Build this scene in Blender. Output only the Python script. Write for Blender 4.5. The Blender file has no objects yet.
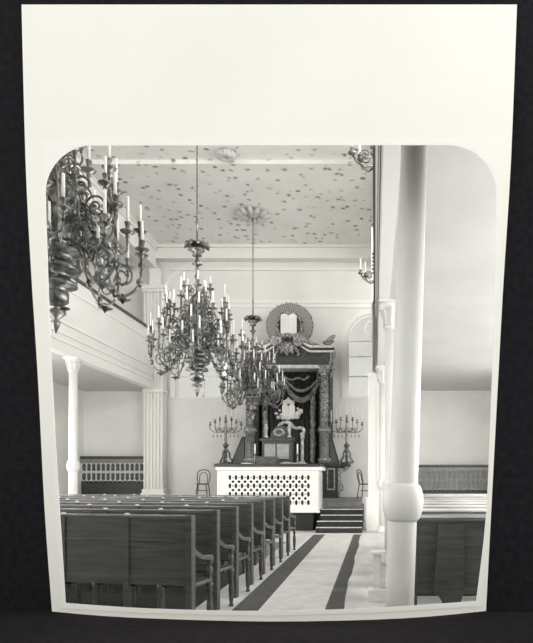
import bpy, bmesh, math, random
from mathutils import Vector, Matrix
random.seed(7)
PI = math.pi
C = bpy.context.scene.collection
sc = bpy.context.scene
F, CX, CY, EYE = 600.0, 375.0, 478.0, 1.45

def X(px, d): return (px - CX) * d / F
def Zz(py, d): return EYE + (CY - py) * d / F

# ------------------------------------------------------------------ materials
def srgb(v):
    v /= 255.0
    return v / 12.92 if v <= 0.04045 else ((v + 0.055) / 1.055) ** 2.4
def mat(name, rgb, rough=0.6, metal=0.0, rgb2=None, scale=6.0, stretch=(1, 1, 1), bump=0.0, detail=4.0, lo=0.35, hi=0.65, coat=0.0):
    if not isinstance(rgb, tuple): rgb = (rgb, rgb * 0.996, rgb * 0.98)
    m = bpy.data.materials.new(name); m.use_nodes = True
    nt = m.node_tree; b = nt.nodes['Principled BSDF']
    c1 = tuple(srgb(v) for v in rgb) + (1,)
    b.inputs['Base Color'].default_value = c1
    b.inputs['Roughness'].default_value = rough
    b.inputs['Metallic'].default_value = metal
    if coat: b.inputs['Coat Weight'].default_value = coat
    if rgb2 is not None or bump:
        tc = nt.nodes.new('ShaderNodeTexCoord'); mp = nt.nodes.new('ShaderNodeMapping')
        mp.inputs['Scale'].default_value = stretch
        nz = nt.nodes.new('ShaderNodeTexNoise'); nz.inputs['Scale'].default_value = scale; nz.inputs['Detail'].default_value = detail
        nt.links.new(tc.outputs['Object'], mp.inputs['Vector']); nt.links.new(mp.outputs[0], nz.inputs['Vector'])
        if rgb2 is not None:
            if not isinstance(rgb2, tuple): rgb2 = (rgb2, rgb2 * 0.996, rgb2 * 0.98)
            rp = nt.nodes.new('ShaderNodeValToRGB')
            rp.color_ramp.elements[0].position = lo; rp.color_ramp.elements[0].color = c1
            rp.color_ramp.elements[1].position = hi; rp.color_ramp.elements[1].color = tuple(srgb(v) for v in rgb2) + (1,)
            nt.links.new(nz.outputs['Fac'], rp.inputs['Fac']); nt.links.new(rp.outputs['Color'], b.inputs['Base Color'])
        if bump:
            bp = nt.nodes.new('ShaderNodeBump'); bp.inputs['Strength'].default_value = bump; bp.inputs['Distance'].default_value = 0.02
            nt.links.new(nz.outputs['Fac'], bp.inputs['Height']); nt.links.new(bp.outputs['Normal'], b.inputs['Normal'])
    return m

M = {}
M['card'] = mat('card_white', (247, 245, 234), 0.55, rgb2=(243, 242, 232), scale=1.2)
M['sheet'] = mat('print_paper', (246, 245, 237), 0.4)
M['cloth'] = mat('black_cloth', (34, 34, 37), 0.95, rgb2=(26, 26, 29), scale=22, bump=0.2, detail=8)
M['tablecloth'] = mat('black_table_cloth', (30, 28, 28), 0.95, rgb2=(24, 22, 23), scale=14, bump=0.3, detail=8)
M['plaster'] = mat('white_plaster', 236, 0.8, rgb2=230, scale=1.5)
M['trim'] = mat('white_paint', 240, 0.5)
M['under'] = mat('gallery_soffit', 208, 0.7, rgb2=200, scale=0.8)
M['floor'] = mat('pale_boards', 226, 0.55, rgb2=204, scale=3, stretch=(1, 0.25, 1))
M['runner'] = mat('aisle_pale', 222, 0.8, rgb2=206, scale=5)
M['stripe'] = mat('aisle_dark', 92, 0.9, rgb2=74, scale=9)
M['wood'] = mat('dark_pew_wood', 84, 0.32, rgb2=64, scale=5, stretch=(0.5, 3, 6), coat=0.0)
M['woodedge'] = mat('pew_edge_highlight', 150, 0.22, rgb2=112, scale=6, stretch=(0.6, 3, 6))  # lighter wood tone paints the highlight along the pew tops
M['black'] = mat('ebonised_wood', 60, 0.4, rgb2=46, scale=8)
M['black2'] = mat('dark_carved_wood', 98, 0.5, rgb2=58, scale=26, bump=0.6)
M['carve'] = mat('carved_gilt', 188, 0.5, rgb2=70, scale=24, bump=0.9, lo=0.4, hi=0.6)
M['cornice'] = mat('pale_cornice', 226, 0.5, rgb2=196, scale=10)
M['gilt'] = mat('pale_gilding', 196, 0.4, rgb2=118, scale=14, bump=0.4)
M['ray'] = mat('ray_grey', 104, 0.6)
M['raylight'] = mat('ray_pale', 166, 0.5)
M['brass'] = mat('old_brass', 150, 0.32, metal=0.8, rgb2=84, scale=9)
M['brasslight'] = mat('polished_brass', 178, 0.4, metal=0.6)
M['candle'] = mat('wax', 244, 0.5)
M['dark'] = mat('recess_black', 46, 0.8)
M['pedestal'] = mat('grey_pedestal', 138, 0.5, rgb2=92, scale=12)
M['drape'] = mat('swag_fabric', 150, 0.7, rgb2=96, scale=9, bump=0.4)
M['velvet'] = mat('dark_curtain', 58, 0.9, rgb2=44, scale=7, stretch=(5, 1, 0.4))
M['stepm'] = mat('step_carpet', 58, 0.9, rgb2=48, scale=10)
M['stone'] = mat('podium_grey', 150, 0.7, rgb2=132, scale=4)
M['pale'] = mat('pale_panel', 172, 0.6, rgb2=150, scale=12)
M['column'] = mat('column_paint', 234, 0.45, rgb2=226, scale=2)
M['book'] = mat('book_paper', 232, 0.7)
M['knob'] = mat('knob_pale', 214, 0.25)
M['bench_top_light'] = mat('lit_bench_top', 225, 0.3, rgb2=170, scale=3, stretch=(0.5, 3, 6))  # pale colour stands in for light on the bench tops

for k_ in ('cloth', 'tablecloth'): M[k_].node_tree.nodes['Principled BSDF'].inputs['Specular IOR Level'].default_value = 0.08
def ceiling_mat():
    m = mat('ceiling_distemper', 246, 0.85, rgb2=234, scale=0.7)
    nt = m.node_tree; b = nt.nodes['Principled BSDF']
    src = b.inputs['Base Color'].links[0].from_socket
    tc = nt.nodes.new('ShaderNodeTexCoord'); v = nt.nodes.new('ShaderNodeTexVoronoi'); v.inputs['Scale'].default_value = 3.3
    nz = nt.nodes.new('ShaderNodeTexNoise'); nz.inputs['Scale'].default_value = 9
    nt.links.new(tc.outputs['Object'], v.inputs['Vector']); nt.links.new(tc.outputs['Object'], nz.inputs['Vector'])
    ad = nt.nodes.new('ShaderNodeMath'); ad.operation = 'MULTIPLY_ADD'
    nt.links.new(nz.outputs['Fac'], ad.inputs[0]); ad.inputs[1].default_value = 0.62; nt.links.new(v.outputs['Distance'], ad.inputs[2])
    rp = nt.nodes.new('ShaderNodeValToRGB')
    rp.color_ramp.elements[0].position = 0.36; rp.color_ramp.elements[0].color = (1, 1, 1, 1)
    rp.color_ramp.elements[1].position = 0.60; rp.color_ramp.elements[1].color = (0, 0, 0, 1)
    nt.links.new(ad.outputs[0], rp.inputs['Fac'])
    mx = nt.nodes.new('ShaderNodeMix'); mx.data_type = 'RGBA'
    nt.links.new(rp.outputs['Color'], mx.inputs['Factor'])
    nt.links.new(src, mx.inputs['A'])
    mx.inputs['B'].default_value = tuple(srgb(q) for q in (126, 124, 118)) + (1,)
    nt.links.new(mx.outputs['Result'], b.inputs['Base Color'])
    return m
M['ceiling'] = ceiling_mat()
def glass_mat():
    m = bpy.data.materials.new('window_glass'); m.use_nodes = True
    nt = m.node_tree; nt.nodes.clear()
    o = nt.nodes.new('ShaderNodeOutputMaterial'); mx = nt.nodes.new('ShaderNodeMixShader'); mx.inputs[0].default_value = 0.06
    t = nt.nodes.new('ShaderNodeBsdfTransparent'); g = nt.nodes.new('ShaderNodeBsdfGlossy'); g.inputs['Roughness'].default_value = 0.05
    nt.links.new(t.outputs[0], mx.inputs[1]); nt.links.new(g.outputs[0], mx.inputs[2]); nt.links.new(mx.outputs[0], o.inputs[0])
    return m
M['glass'] = glass_mat()
M['milky'] = glass_mat(); M['milky'].name = 'milky_window_glass'
for n_ in M['milky'].node_tree.nodes:
    if n_.type == 'BSDF_TRANSPARENT': n_.inputs[0].default_value = (0.8, 0.8, 0.78, 1)

# ------------------------------------------------------------------ mesh helpers
def B(): return bmesh.new()
def box(bm, x0, x1, y0, y1, z0, z1):
    v = [bm.verts.new(p) for p in ((x0,y0,z0),(x1,y0,z0),(x1,y1,z0),(x0,y1,z0),(x0,y0,z1),(x1,y0,z1),(x1,y1,z1),(x0,y1,z1))]
    for f in ((0,3,2,1),(4,5,6,7),(0,1,5,4),(1,2,6,5),(2,3,7,6),(3,0,4,7)): bm.faces.new([v[i] for i in f])
    return bm
def lathe(bm, prof, cx=0, cy=0, z=0, seg=16, squash=1.0):
    rings = []
    for r, h in prof:
        r = max(r, 0.0006)
        rings.append([bm.verts.new((cx + r*math.cos(2*PI*i/seg), cy + squash*r*math.sin(2*PI*i/seg), z + h)) for i in range(seg)])
    for a, b in zip(rings, rings[1:]):
        for i in range(seg):
            j = (i+1) % seg
            f = bm.faces.new((a[i], a[j], b[j], b[i])); f.smooth = True
    bm.faces.new(rings[0][::-1]); bm.faces.new(rings[-1])
    return bm
def tube(bm, pts, r, seg=6, closed=False):
    pts = [Vector(p) for p in pts]; n = len(pts)
    rad = r if isinstance(r, (list, tuple)) else [r]*n
    rings = []; up = None
    for i, p in enumerate(pts):
        if closed: t = pts[(i+1) % n] - pts[i-1]
        else: t = pts[min(i+1, n-1)] - pts[max(i-1, 0)]
        t.normalize()
        if up is None:
            up = Vector((0,0,1)) if abs(t.z) < 0.9 else Vector((1,0,0))
        s = t.cross(up)
        if s.length < 1e-4: s = t.cross(Vector((0.3,1,0.2)))
        s.normalize(); u = s.cross(t).normalized(); up = u
        rings.append([bm.verts.new(p + rad[i]*(math.cos(2*PI*k/seg)*s + math.sin(2*PI*k/seg)*u)) for k in range(seg)])
    pairs = list(zip(rings, rings[1:]))
    if closed: pairs.append((rings[-1], rings[0]))
    for a, b in pairs:
        for k in range(seg):
            j = (k+1) % seg
            f = bm.faces.new((a[k], a[j], b[j], b[k])); f.smooth = True
    if not closed:
        bm.faces.new(rings[0][::-1]); bm.faces.new(rings[-1])
    return bm
def plate(bm, outer, holes, mapf, ext):
    """flat plate with holes: 2-D loops -> mapf(u,v), then thickened along ext"""
    tmp = B(); edges = []
    for loop in [outer] + list(holes):
        vs = [tmp.verts.new(mapf(*p)) for p in loop]
        for i in range(len(vs)): edges.append(tmp.edges.new((vs[i], vs[(i+1) % len(vs)])))
    bmesh.ops.triangle_fill(tmp, use_beauty=True, use_dissolve=False, edges=edges)
    r = bmesh.ops.extrude_face_region(tmp, geom=list(tmp.faces))
    bmesh.ops.translate(tmp, vec=Vector(ext), verts=[g for g in r['geom'] if isinstance(g, bmesh.types.BMVert)])
    bmesh.ops.recalc_face_normals(tmp, faces=list(tmp.faces))
    me = bpy.data.meshes.new('t'); tmp.to_mesh(me); tmp.free(); bm.from_mesh(me); bpy.data.meshes.remove(me)
    return bm
def prism_xz(bm, poly, y0, y1, holes=()):
    return plate(bm, poly, holes, lambda u, v: (u, y0, v), (0, y1-y0, 0))
def prism_yz(bm, poly, x0, x1, holes=()):
    return plate(bm, poly, holes, lambda u, v: (x0, u, v), (x1-x0, 0, 0))
def ringflat(bm, cx, cz, r, w, y0, y1, seg=20, sx=1.0):
    vs = []
    for i in range(seg):
        a = 2*PI*i/seg; c, s = math.cos(a)*sx, math.sin(a)
        vs.append([bm.verts.new((cx+(r+q)*c, y, cz+(r+q)*s)) for q, y in ((-w/2,y0),(w/2,y0),(w/2,y1),(-w/2,y1))])
    for i in range(seg):
        a, b = vs[i], vs[(i+1) % seg]
        for k in range(4): bm.faces.new((a[k], a[(k+1)%4], b[(k+1)%4], b[k]))
    return bm
def arch(cx, zs, r, zb, n=20):
    """arched outline: sill zb, springing zs, radius r"""
    return [(cx-r, zb), (cx+r, zb)] + [(cx + r*math.cos(PI*i/n), zs + r*math.sin(PI*i/n)) for i in range(n+1)]
def archband(bm, cx, zs, r, w, zb, y0, y1, n=24, jamb=True):
    o = [(cx+(r+w)*math.cos(PI*i/n), zs+(r+w)*math.sin(PI*i/n)) for i in range(n+1)]
    q = [(cx+r*math.cos(PI*i/n), zs+r*math.sin(PI*i/n)) for i in range(n+1)]
    if jamb:
        o = [(cx+r+w, zb)] + o + [(cx-r-w, zb)]; q = [(cx+r, zb)] + q + [(cx-r, zb)]
    prism_xz(bm, o + q[::-1], y0, y1)
    return bm
def sphere(bm, x, y, z, r, rz=None, seg=10):
    rz = rz or r
    return lathe(bm, [(r*math.sin(PI*i/8), -rz*math.cos(PI*i/8)) for i in range(9)], x, y, z, seg)

def rootloc(p):
    v = Vector((0,0,0))
    while p is not None:
        v += p.location; p = p.parent
    return v
def obj(name, bm, material, parent=None, bevel=0.0, base=None):
    """one mesh object; coordinates are world; the origin goes to the parent's origin, or to base"""
    bmesh.ops.recalc_face_normals(bm, faces=list(bm.faces))
    off = rootloc(parent) if parent is not None else Vector(base or (0,0,0))
    if off.length: bmesh.ops.translate(bm, vec=-off, verts=list(bm.verts))
    me = bpy.data.meshes.new(name); bm.to_mesh(me); bm.free()
    me.materials.append(material)
    o = bpy.data.objects.new(name, me); C.objects.link(o)
    if parent is not None: o.parent = parent
    else: o.location = off
    if bevel:
        md = o.modifiers.new('bevel', 'BEVEL'); md.width = bevel; md.segments = 2; md.limit_method = 'ANGLE'
    return o
def tag(o, label, cat, group=None, kind=None):
    o['label'] = label; o['category'] = cat
    if group: o['group'] = group
    if kind: o['kind'] = kind
    return o
def thing(name, label, cat, loc, group=None):
    o = bpy.data.objects.new(name, None); C.objects.link(o); o.location = loc; o.empty_display_size = 0.2
    return tag(o, label, cat, group)
def struct(name, bm, m, bevel=0.0):
    o = obj(name, bm, m, None, bevel); o['kind'] = 'structure'; return o
def copytree(o, parent=None):
    c = o.copy(); C.objects.link(c)
    if parent is not None: c.parent = parent
    for ch in list(o.children): copytree(ch, c)
    return c

# ------------------------------------------------------------------ the white mount and its black surroundings
ZC, ZL = 3.70, 0.5682       # foot of the card, height of the black table
TILT = 0.058
def oncard(px, py, off=0.0):
    # ray through pixel meets the leaning plane  y = ZC + off + (z - ZL)*TILT
    a = (px-CX)/F; b = (CY-py)/F
    d = (ZC + off + (EYE-ZL)*TILT) / (1 - b*TILT)
    return (a*d, d, EYE + b*d)
def smooth(pts, n=4):
    out = []
    for i in range(len(pts)-1):
        p0 = pts[max(i-1,0)]; p1 = pts[i]; p2 = pts[i+1]; p3 = pts[min(i+2,len(pts)-1)]
        for k in range(n):
            t = k/n
            out.append(tuple(0.5*((2*p1[j]) + (-p0[j]+p2[j])*t + (2*p0[j]-5*p1[j]+4*p2[j]-p3[j])*t*t + (-p0[j]+3*p1[j]-3*p2[j]+p3[j])*t**3) for j in range(2)))
    return out + [pts[-1]]
left_e = smooth([(21.5,4.5),(25.5,160),(31,270),(38,380),(44.6,510),(52,611.5)])
bot_e = smooth([(52,611.5),(130,617.5),(270,621.5),(400,618.5),(486,611)])
right_e = smooth([(486,611),(496,420),(503,290),(511,160),(517,4.5)])
card_out = left_e[:-1] + bot_e[:-1] + right_e[:-1] + [(517,4.5)]
pl = smooth([(45.5,192),(49,300),(55,430),(65.5,603)])
pb = smooth([(65.5,603),(150,608.5),(270,611),(380,607.5),(476,601)])
pr = smooth([(476,601),(486,515),(491,400),(494.5,300),(496,192)])
tr = [(448+48*math.cos(a), 192-47*math.sin(a)) for a in [PI/2*i/10 for i in range(1,11)]]
tl = [(93.5-48*math.cos(a), 192-47*math.sin(a)) for a in [PI/2*i/10 for i in range(0,10)]]
opening = pl[:-1] + pb[:-1] + pr + tr + tl[::-1][:-1]
def grow(loop, k):
    cx = sum(p[0] for p in loop)/len(loop); cy = sum(p[1] for p in loop)/len(loop)
    out = []
    for i in range(len(loop)):
        a = loop[i-1]; b = loop[(i+1) % len(loop)]
        t = (b[0]-a[0], b[1]-a[1]); l = math.hypot(*t) or 1
        n = (t[1]/l, -t[0]/l); p = loop[i]
        if n[0]*(p[0]-cx) + n[1]*(p[1]-cy) < 0: n = (-n[0], -n[1])
        out.append((p[0]+n[0]*k, p[1]+n[1]*k))
    return out
card = thing('photograph_mount', 'large white card mount with an arched top window, leaning upright on the black cloth', 'card mount', (0, ZC, ZL))
obj('card_board', plate(B(), card_out, [grow(opening, 1.2)], lambda u,v: oncard(u,v), (0, 0.012, 0)), M['card'], card)
sheet_out = [(42,139.5),(500,139.5),(498,300),(490,500),(481,606.5),(380,612.5),(270,616),(150,613.5),(61,608.5),(51,430),(44,250)]
obj('print_sheet', plate(B(), sheet_out, [opening], lambda u,v: oncard(u,v,-0.0035), (0, 0.003, 0)), M['sheet'], card)
ZBD = 3.965
def onplane(px, py, d): return ((px-CX)*d/F, d, EYE + (CY-py)*d/F)
bd_out = [(-3.6, 0.0), (2.2, 0.0), (2.2, 5.6), (-3.6, 5.6)]
hole = [(onplane(u, v, ZBD)[0], onplane(u, v, ZBD)[2]) for u, v in grow(opening, 4.0)]
tag(obj('backing_board', prism_xz(B(), bd_out, ZBD, ZBD+0.012, [hole]), M['cloth'], base=(0, ZBD, 0)),
    'black cloth covered board behind the white card', 'backing board')
tag(obj('cloth_table', box(B(), -3.6, 2.2, 1.2, ZBD, 0.0, 0.5645), M['tablecloth'], base=(0, 2.5, 0)),
    'black cloth covered table on which the white card stands', 'table')

# ------------------------------------------------------------------ the hall shell
ZB = 20.4; CEIL = 9.22
XL, XR, NL, NR = -9.9, 4.5, -7.3, 0.1
YF = 3.99
struct('floor', box(B(), XL-0.2, XR+0.2, -1.0, ZB+0.2, -0.1, 0.0), M['floor'])
struct('ceiling', box(B(), XL-0.2, XR+0.2, YF, ZB+0.2, CEIL, CEIL+0.1), M['ceiling'])
FILL_FWIN = [(2.5, 4.3, 1.1, 3.9), (2.5, 4.3, 5.4, 8.6), (-9.4, -6.6, 5.4, 8.6), (-9.4, -6.6, 1.1, 3.9)]  # unseen front windows, added to light the faces turned to the camera
fh = [(-3.2, 0.1), (1.5, 0.1), (1.5, 4.6), (-3.2, 4.6)]
struct('wall_front', prism_xz(B(), [(XL, 0), (XR, 0), (XR, CEIL), (XL, CEIL)], YF, YF+0.1, [fh] + [[(a,c),(b,c),(b,d),(a,d)] for a,b,c,d in FILL_FWIN]), M['plaster'])
# back wall with two arched windows
wcx = [X(203, ZB), X(374, ZB)]; wr = 0.92; wzs = Zz(341, ZB); wzb = Zz(398, ZB)
whole = [arch(c, wzs, wr, wzb) for c in wcx]
struct('wall_back', prism_xz(B(), [(XL-0.2, 0), (XR+0.2, 0), (XR+0.2, CEIL), (XL-0.2, CEIL)], ZB, ZB+0.2, whole), M['plaster'])
for i, c in enumerate(wcx):
    bm = B(); archband(bm, c, wzs, wr-0.07, 0.07, wzb, ZB+0.05, ZB+0.12)
    box(bm, c-0.025, c+0.025, ZB+0.06, ZB+0.11, wzb, wzs+wr-0.05)
    for h in (0.02, 0.72, 1.4, 1.92): box(bm, c-wr+0.03, c+wr-0.03, ZB+0.06, ZB+0.11, wzb+h, wzb+h+0.045)
    ringflat(bm, c, wzs+0.42, 0.3, 0.04, ZB+0.06, ZB+0.11)
    w = struct('window_%d' % (i+1), bm, M['trim'])
    obj('glass_pane', prism_xz(B(), arch(c, wzs, wr-0.05, wzb+0.02), ZB+0.08, ZB+0.09), M['milky'], w)
    struct('trim_%d' % (i+1), archband(B(), c, wzs, wr+0.02, 0.16, wzb, ZB-0.05, ZB), M['trim'])
# wide blind arches over the windows
c2 = X(210, ZB); struct('trim_3', prism_xz(B(), [(c2+1.84*math.cos(a), Zz(313, ZB)+1.84*math.sin(a)) for a in [PI*(0.4+0.6*i/20) for i in range(21)]] + [(c2+1.72*math.cos(a), Zz(313, ZB)+1.72*math.sin(a)) for a in [PI*(1-0.6*i/20) for i in range(21)]], ZB-0.05, ZB), M['trim'])
# mouldings of the back wall
bm = B(); box(bm, NL+0.4, NR-0.2, ZB-0.10, ZB, Zz(304, ZB), Zz(300.5, ZB)); box(bm, NL+0.4, NR-0.2, ZB-0.06, ZB, Zz(308, ZB), Zz(304, ZB))
struct('trim_4', bm, M['trim'])
bm = B(); box(bm, NL+0.4, NR-0.2, ZB-0.08, ZB, Zz(271, ZB), Zz(268, ZB)); struct('trim_5', bm, M['trim'])
# beam between ceiling and back wall, ceiling ribs
bm = B(); box(bm, NL, NR, 20.0, ZB, CEIL-0.44, CEIL); box(bm, NL, NR, 19.9, 20.0, CEIL-0.1, CEIL); struct('trim_6', bm, M['trim'])
bm = B(); box(bm, NL, NR, 14.75, 15.6, CEIL-0.05, CEIL); box(bm, NL, NR, 14.65, 14.75, CEIL-0.1, CEIL); struct('trim_7', bm, M['ceiling'])
# side walls
lo_w = [(6.0, 7.6), (10.0, 11.6), (14.0, 15.6)]
def rectpoly(y0, y1, z0, z1): return [(y0,z0),(y1,z0),(y1,z1),(y0,z1)]
RWIN = [(5.2,8.2,1.3,3.9),(9.2,12.2,1.3,3.9),(13.2,16.2,1.3,3.9),(5.2,8.2,5.6,8.6),(9.2,12.2,5.6,8.6),(13.2,16.2,5.6,8.6)]
struct('wall_right', prism_yz(B(), rectpoly(YF, ZB, 0, CEIL), XR, XR+0.2, [rectpoly(*w) for w in RWIN]), M['plaster'])
FILL_LWIN = [(6.2, 9.2, 1.3, 3.9), (11.2, 14.2, 1.3, 3.9)]  # unseen left windows, added to brighten the left aisle's back wall
struct('wall_left', prism_yz(B(), rectpoly(YF, ZB, 0, CEIL), XL-0.2, XL, [rectpoly(*w) for w in FILL_LWIN]), M['plaster'])
for i, (y0, y1, z0, z1) in enumerate(FILL_LWIN):
    bm = B(); prism_yz(bm, rectpoly(y0,y1,z0,z1), XL-0.13, XL-0.06, [rectpoly(y0+.07,y1-.07,z0+.07,z1-.07)])
    for k in (1, 2): box(bm, XL-0.12, XL-0.07, y0+k*(y1-y0)/3-.02, y0+k*(y1-y0)/3+.02, z0, z1)
    box(bm, XL-0.115, XL-0.075, y0, y1, (z0+z1)/2-.02, (z0+z1)/2+.02)
    w = struct('window_%d' % (i+13), bm, M['trim'])  # added out of view, lets the left fill lamp in
    obj('glass_pane', box(B(), XL-0.10, XL-0.09, y0+.05, y1-.05, z0+.05, z1-.05), M['glass'], w)
for i, (y0, y1, z0, z1) in enumerate(RWIN):
    bm = B(); prism_yz(bm, rectpoly(y0,y1,z0,z1), XR+0.06, XR+0.13, [rectpoly(y0+.07,y1-.07,z0+.07,z1-.07)])
    for k in (1, 2): box(bm, XR+0.07, XR+0.12, y0+k*(y1-y0)/3-.02, y0+k*(y1-y0)/3+.02, z0, z1)
    box(bm, XR+0.07, XR+0.12, y0, y1, (z0+z1)/2-.02, (z0+z1)/2+.02)
    w = struct('window_%d' % (i+3), bm, M['trim'])
    obj('glass_pane', box(B(), XR+0.09, XR+0.10, y0+.05, y1-.05, z0+.05, z1-.05), M['glass'], w)

for i, (a, b, z0, z1) in enumerate(FILL_FWIN):
    bm = prism_xz(B(), rectpoly(a,b,z0,z1), YF+0.02, YF+0.07, [rectpoly(a+.07,b-.07,z0+.07,z1-.07)])
    box(bm, (a+b)/2-.02, (a+b)/2+.02, YF+0.025, YF+0.065, z0+.05, z1-.05); box(bm, a+.05, b-.05, YF+0.03, YF+0.06, (z0+z1)/2-.02, (z0+z1)/2+.02)
    w = struct('window_%d' % (i+9), bm, M['trim'])  # added unseen window for a fill lamp
    obj('glass_pane', box(B(), a+.04, b-.04, YF+0.04, YF+0.05, z0+.04, z1-.04), M['glass'], w)
# ------------------------------------------------------------------ galleries
GU = 4.42                                    # gallery underside
GT = Zz(330.5, 20.0)                         # top of the parapet
def gallery(sign, xin, xout, lab, lab_under):
    g = thing('gallery', lab, 'gallery', (xin, 12.0, GU))
    xi = lambda a, b: (min(xin - sign*a, xin - sign*b), max(xin - sign*a, xin - sign*b))
    Y0, Y1 = YF+0.1, 20.1
    a, b = xi(0.08, 0.22); obj('parapet', box(B(), a, b, Y0, Y1, GU+0.3, GT-0.06), M['plaster'], g)
    bm = B()
    for (p0, z0, z1) in ((0.0, GU-0.03, GU+0.10), (0.03, GU+0.10, GU+0.22), (0.0, GU+0.22, GU+0.30), (0.05, GU+0.42, GU+0.46), (0.045, GU+0.68, GU+0.75), (0.05, GT-0.42, GT-0.38)):
        if sign < 0: p0 = 0.075 - 0.022*(z0-GU+0.03)/0.5
        a, b = xi(p0, 0.24); box(bm, a, b, Y0, Y1, z0, z1)
    obj('fascia_moulding', bm, M['trim'], g)
    if sign < 0:
        for x_, z0, z1 in ((0.05, GU+0.30, GU+0.36), (0.035, GU+0.9, GU+0.97), (0.0, GT-0.3, GT-0.24)):
            obj('grey_band', box(B(), x_, 0.2, Y0, Y1, z0, z1), M['ray'], g)
    a, b = xi(0.03, 0.27) if sign > 0 else xi(-0.035, 0.05); obj('handrail', box(B(), a, b, Y0, Y1, GT-0.06, GT+0.015), M['black' if sign > 0 else 'ray'], g)
    a = min(xin - sign*0.1, xout); b = max(xin - sign*0.1, xout)
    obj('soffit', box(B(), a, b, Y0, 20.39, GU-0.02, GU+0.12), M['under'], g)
    return g
gallery(1, NL, XL+0.01, 'white panelled gallery with a dark handrail along the left side', '')
gallery(-1, 0.0, XR-0.01, 'white gallery on the right, seen edge on above the bright columns', '')
# entablature over each gallery front
for n_, (a, b) in enumerate(((NL-0.34, NL), (NR, NR+0.34))):
    bm = B(); box(bm, a, b, YF+0.1, 20.0, CEIL-0.78, CEIL)
    pr_ = 0.09 if n_ == 0 else -0.09
    e = b if n_ == 0 else a
    for q, z0, z1 in ((1.0, -0.10, 0), (0.6, -0.2, -0.1), (0.35, -0.78, -0.70)):
        box(bm, min(e, e+pr_*q), max(e, e+pr_*q), YF+0.1, 20.0, CEIL+z0, CEIL+z1)
    struct('trim_%d' % (8+n_), bm, M['trim'])

def column(loc, top, r, lab, collar, group='slender gallery columns', cap=0.36, capr=0.17, r2=None):
    x, y = loc
    t = thing('gallery_column', lab, 'column', (x, y, 0), group)
    r2 = r2 or r*0.92
    obj('shaft', lathe(B(), [(r, 0.12), (r, collar), (r2, top-cap)], x, y, 0, 24), M['column'], t)
    obj('base', lathe(B(), [(r*1.55, 0), (r*1.55, 0.07), (r*1.3, 0.1), (r*1.3, 0.15), (r*1.02, 0.19)], x, y, 0, 24), M['column'], t)
    obj('collar', lathe(B(), [(r*1.0, -0.15), (r*1.2, -0.125), (r*1.36, -0.07), (r*1.42, 0.0), (r*1.36, 0.065), (r*1.2, 0.115), (r*1.0, 0.14)], x, y, collar, 24), M['column'], t)
    bm = lathe(B(), [(r2*1.0, -cap), (r2*1.25, -cap+0.02), (r2*1.05, -cap+0.05), (r2*1.1, -cap*0.65), (capr*0.85, -cap*0.3), (capr, -0.08), (capr, -0.04)], x, y, top, 20)
    box(bm, x-capr, x+capr, y-capr, y+capr, top-0.05, top-0.005)
    for k in range(8):
        a = 2*PI*k/8; c, s = math.cos(a), math.sin(a)
        tube(bm, [(x+c*q, y+s*q, top+h) for q, h in ((r2*1.05,-cap*0.9),(r2*1.25,-cap*0.6),(capr*0.98,-cap*0.3),(capr*1.12,-cap*0.36))], [0.025,0.03,0.026,0.012], 5)
    obj('capital', bm, M['column'], t)
    return t
CT = GU-0.02
column((-7.42, 14.75), CT, 0.105, 'slender white column carrying the left gallery above the pews', 1.75)
near = column((0.172, 4.6), CT, 0.112, 'nearest bright white column on the right, with a round collar', 1.27)
near.rotation_euler = (0, math.radians(1.85), 0)
column((0.27, 10.05), CT, 0.112, 'second white column on the right, mostly behind the nearest column', 1.3, cap=0.47, capr=0.2)
column((0.20, 15.9), CT, 0.10, 'farthest white column on the right, beside the pier by the steps', 1.3, cap=0.45, capr=0.18)
column((-7.42, 9.3), CT, 0.105, 'slender white column under the left gallery, outside the left edge of the window', 1.75)

# fluted pier at the end of the left gallery
def pier(x0, x1, y0, y1, lab, ped):
    cx = (x0+x1)/2; cy = (y0+y1)/2
    t = thing('fluted_pier', lab, 'pier', (cx, cy, 0), 'piers at the ends of the galleries')
    w = x1-x0
    def shaft(zb, zt, x0=x0):
        w = x1-x0; bm = B(); box(bm, x0+0.03, x1-0.03, y0+0.05, y1, zb, zt)
        n = 5
        for k in range(n+1):
            xx = x0 + 0.02 + k*(w-0.04)/n
            box(bm, xx-0.027, xx+0.027, y0, y0+0.06, zb, zt)
            yy = y0 + k*(y1-y0)/n
            for e in (x0, x1-0.04): box(bm, e, e+0.04, yy-0.022, yy+0.022, zb, zt)
        return bm
    if ped:
        bm = box(B(), x0-0.06, x1+0.10, y0-0.12, y1, 0, ped-0.05); box(bm, x0-0.09, x1+0.12, y0-0.15, y1, ped-0.05, ped)
        obj('pedestal', bm, M['trim'], t)
    else:
        bm = box(B(), x0-0.08, x1+0.08, y0-0.08, y1, 0, 0.95); box(bm, x0-0.05, x1+0.05, y0-0.05, y1, 0.95, 1.08)
        obj('pedestal', bm, M['trim'], t); ped = 1.08
    obj('shaft', shaft(ped, GU-0.12), M['trim'], t)
    bm = box(B(), x0-0.04, x1+0.04, y0-0.04, y1, GU-0.12, GU-0.03); obj('capital', bm, M['trim'], t)
    obj('upper_shaft', shaft(GU-0.03, 7.62 if x0 < -1 else CEIL-0.78, x0 if x0 < -1 else -0.10), M['trim'], t)
    if x0 > -1: return t
    e_ = 0.05
    bm = box(B(), x0-e_, x1+e_, y0-0.05, y1, 7.62, 7.72); box(bm, x0-2*e_, x1+2*e_, y0-0.1, y1, 7.72, 7.84)
    box(bm, cx-0.16, cx+0.16, y0+0.1, y1, 7.84, 8.45)
    obj('upper_capital', bm, M['trim'], t)
pier(X(145, 20.0), X(163.5, 20.0), 19.9, 20.30, 'broad fluted white pier at the end of the left gallery', 0)
pier(-0.19, 0.10, 16.75, 17.1, 'narrow white pier on a square pedestal at the right of the dark steps', 0.92)

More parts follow.
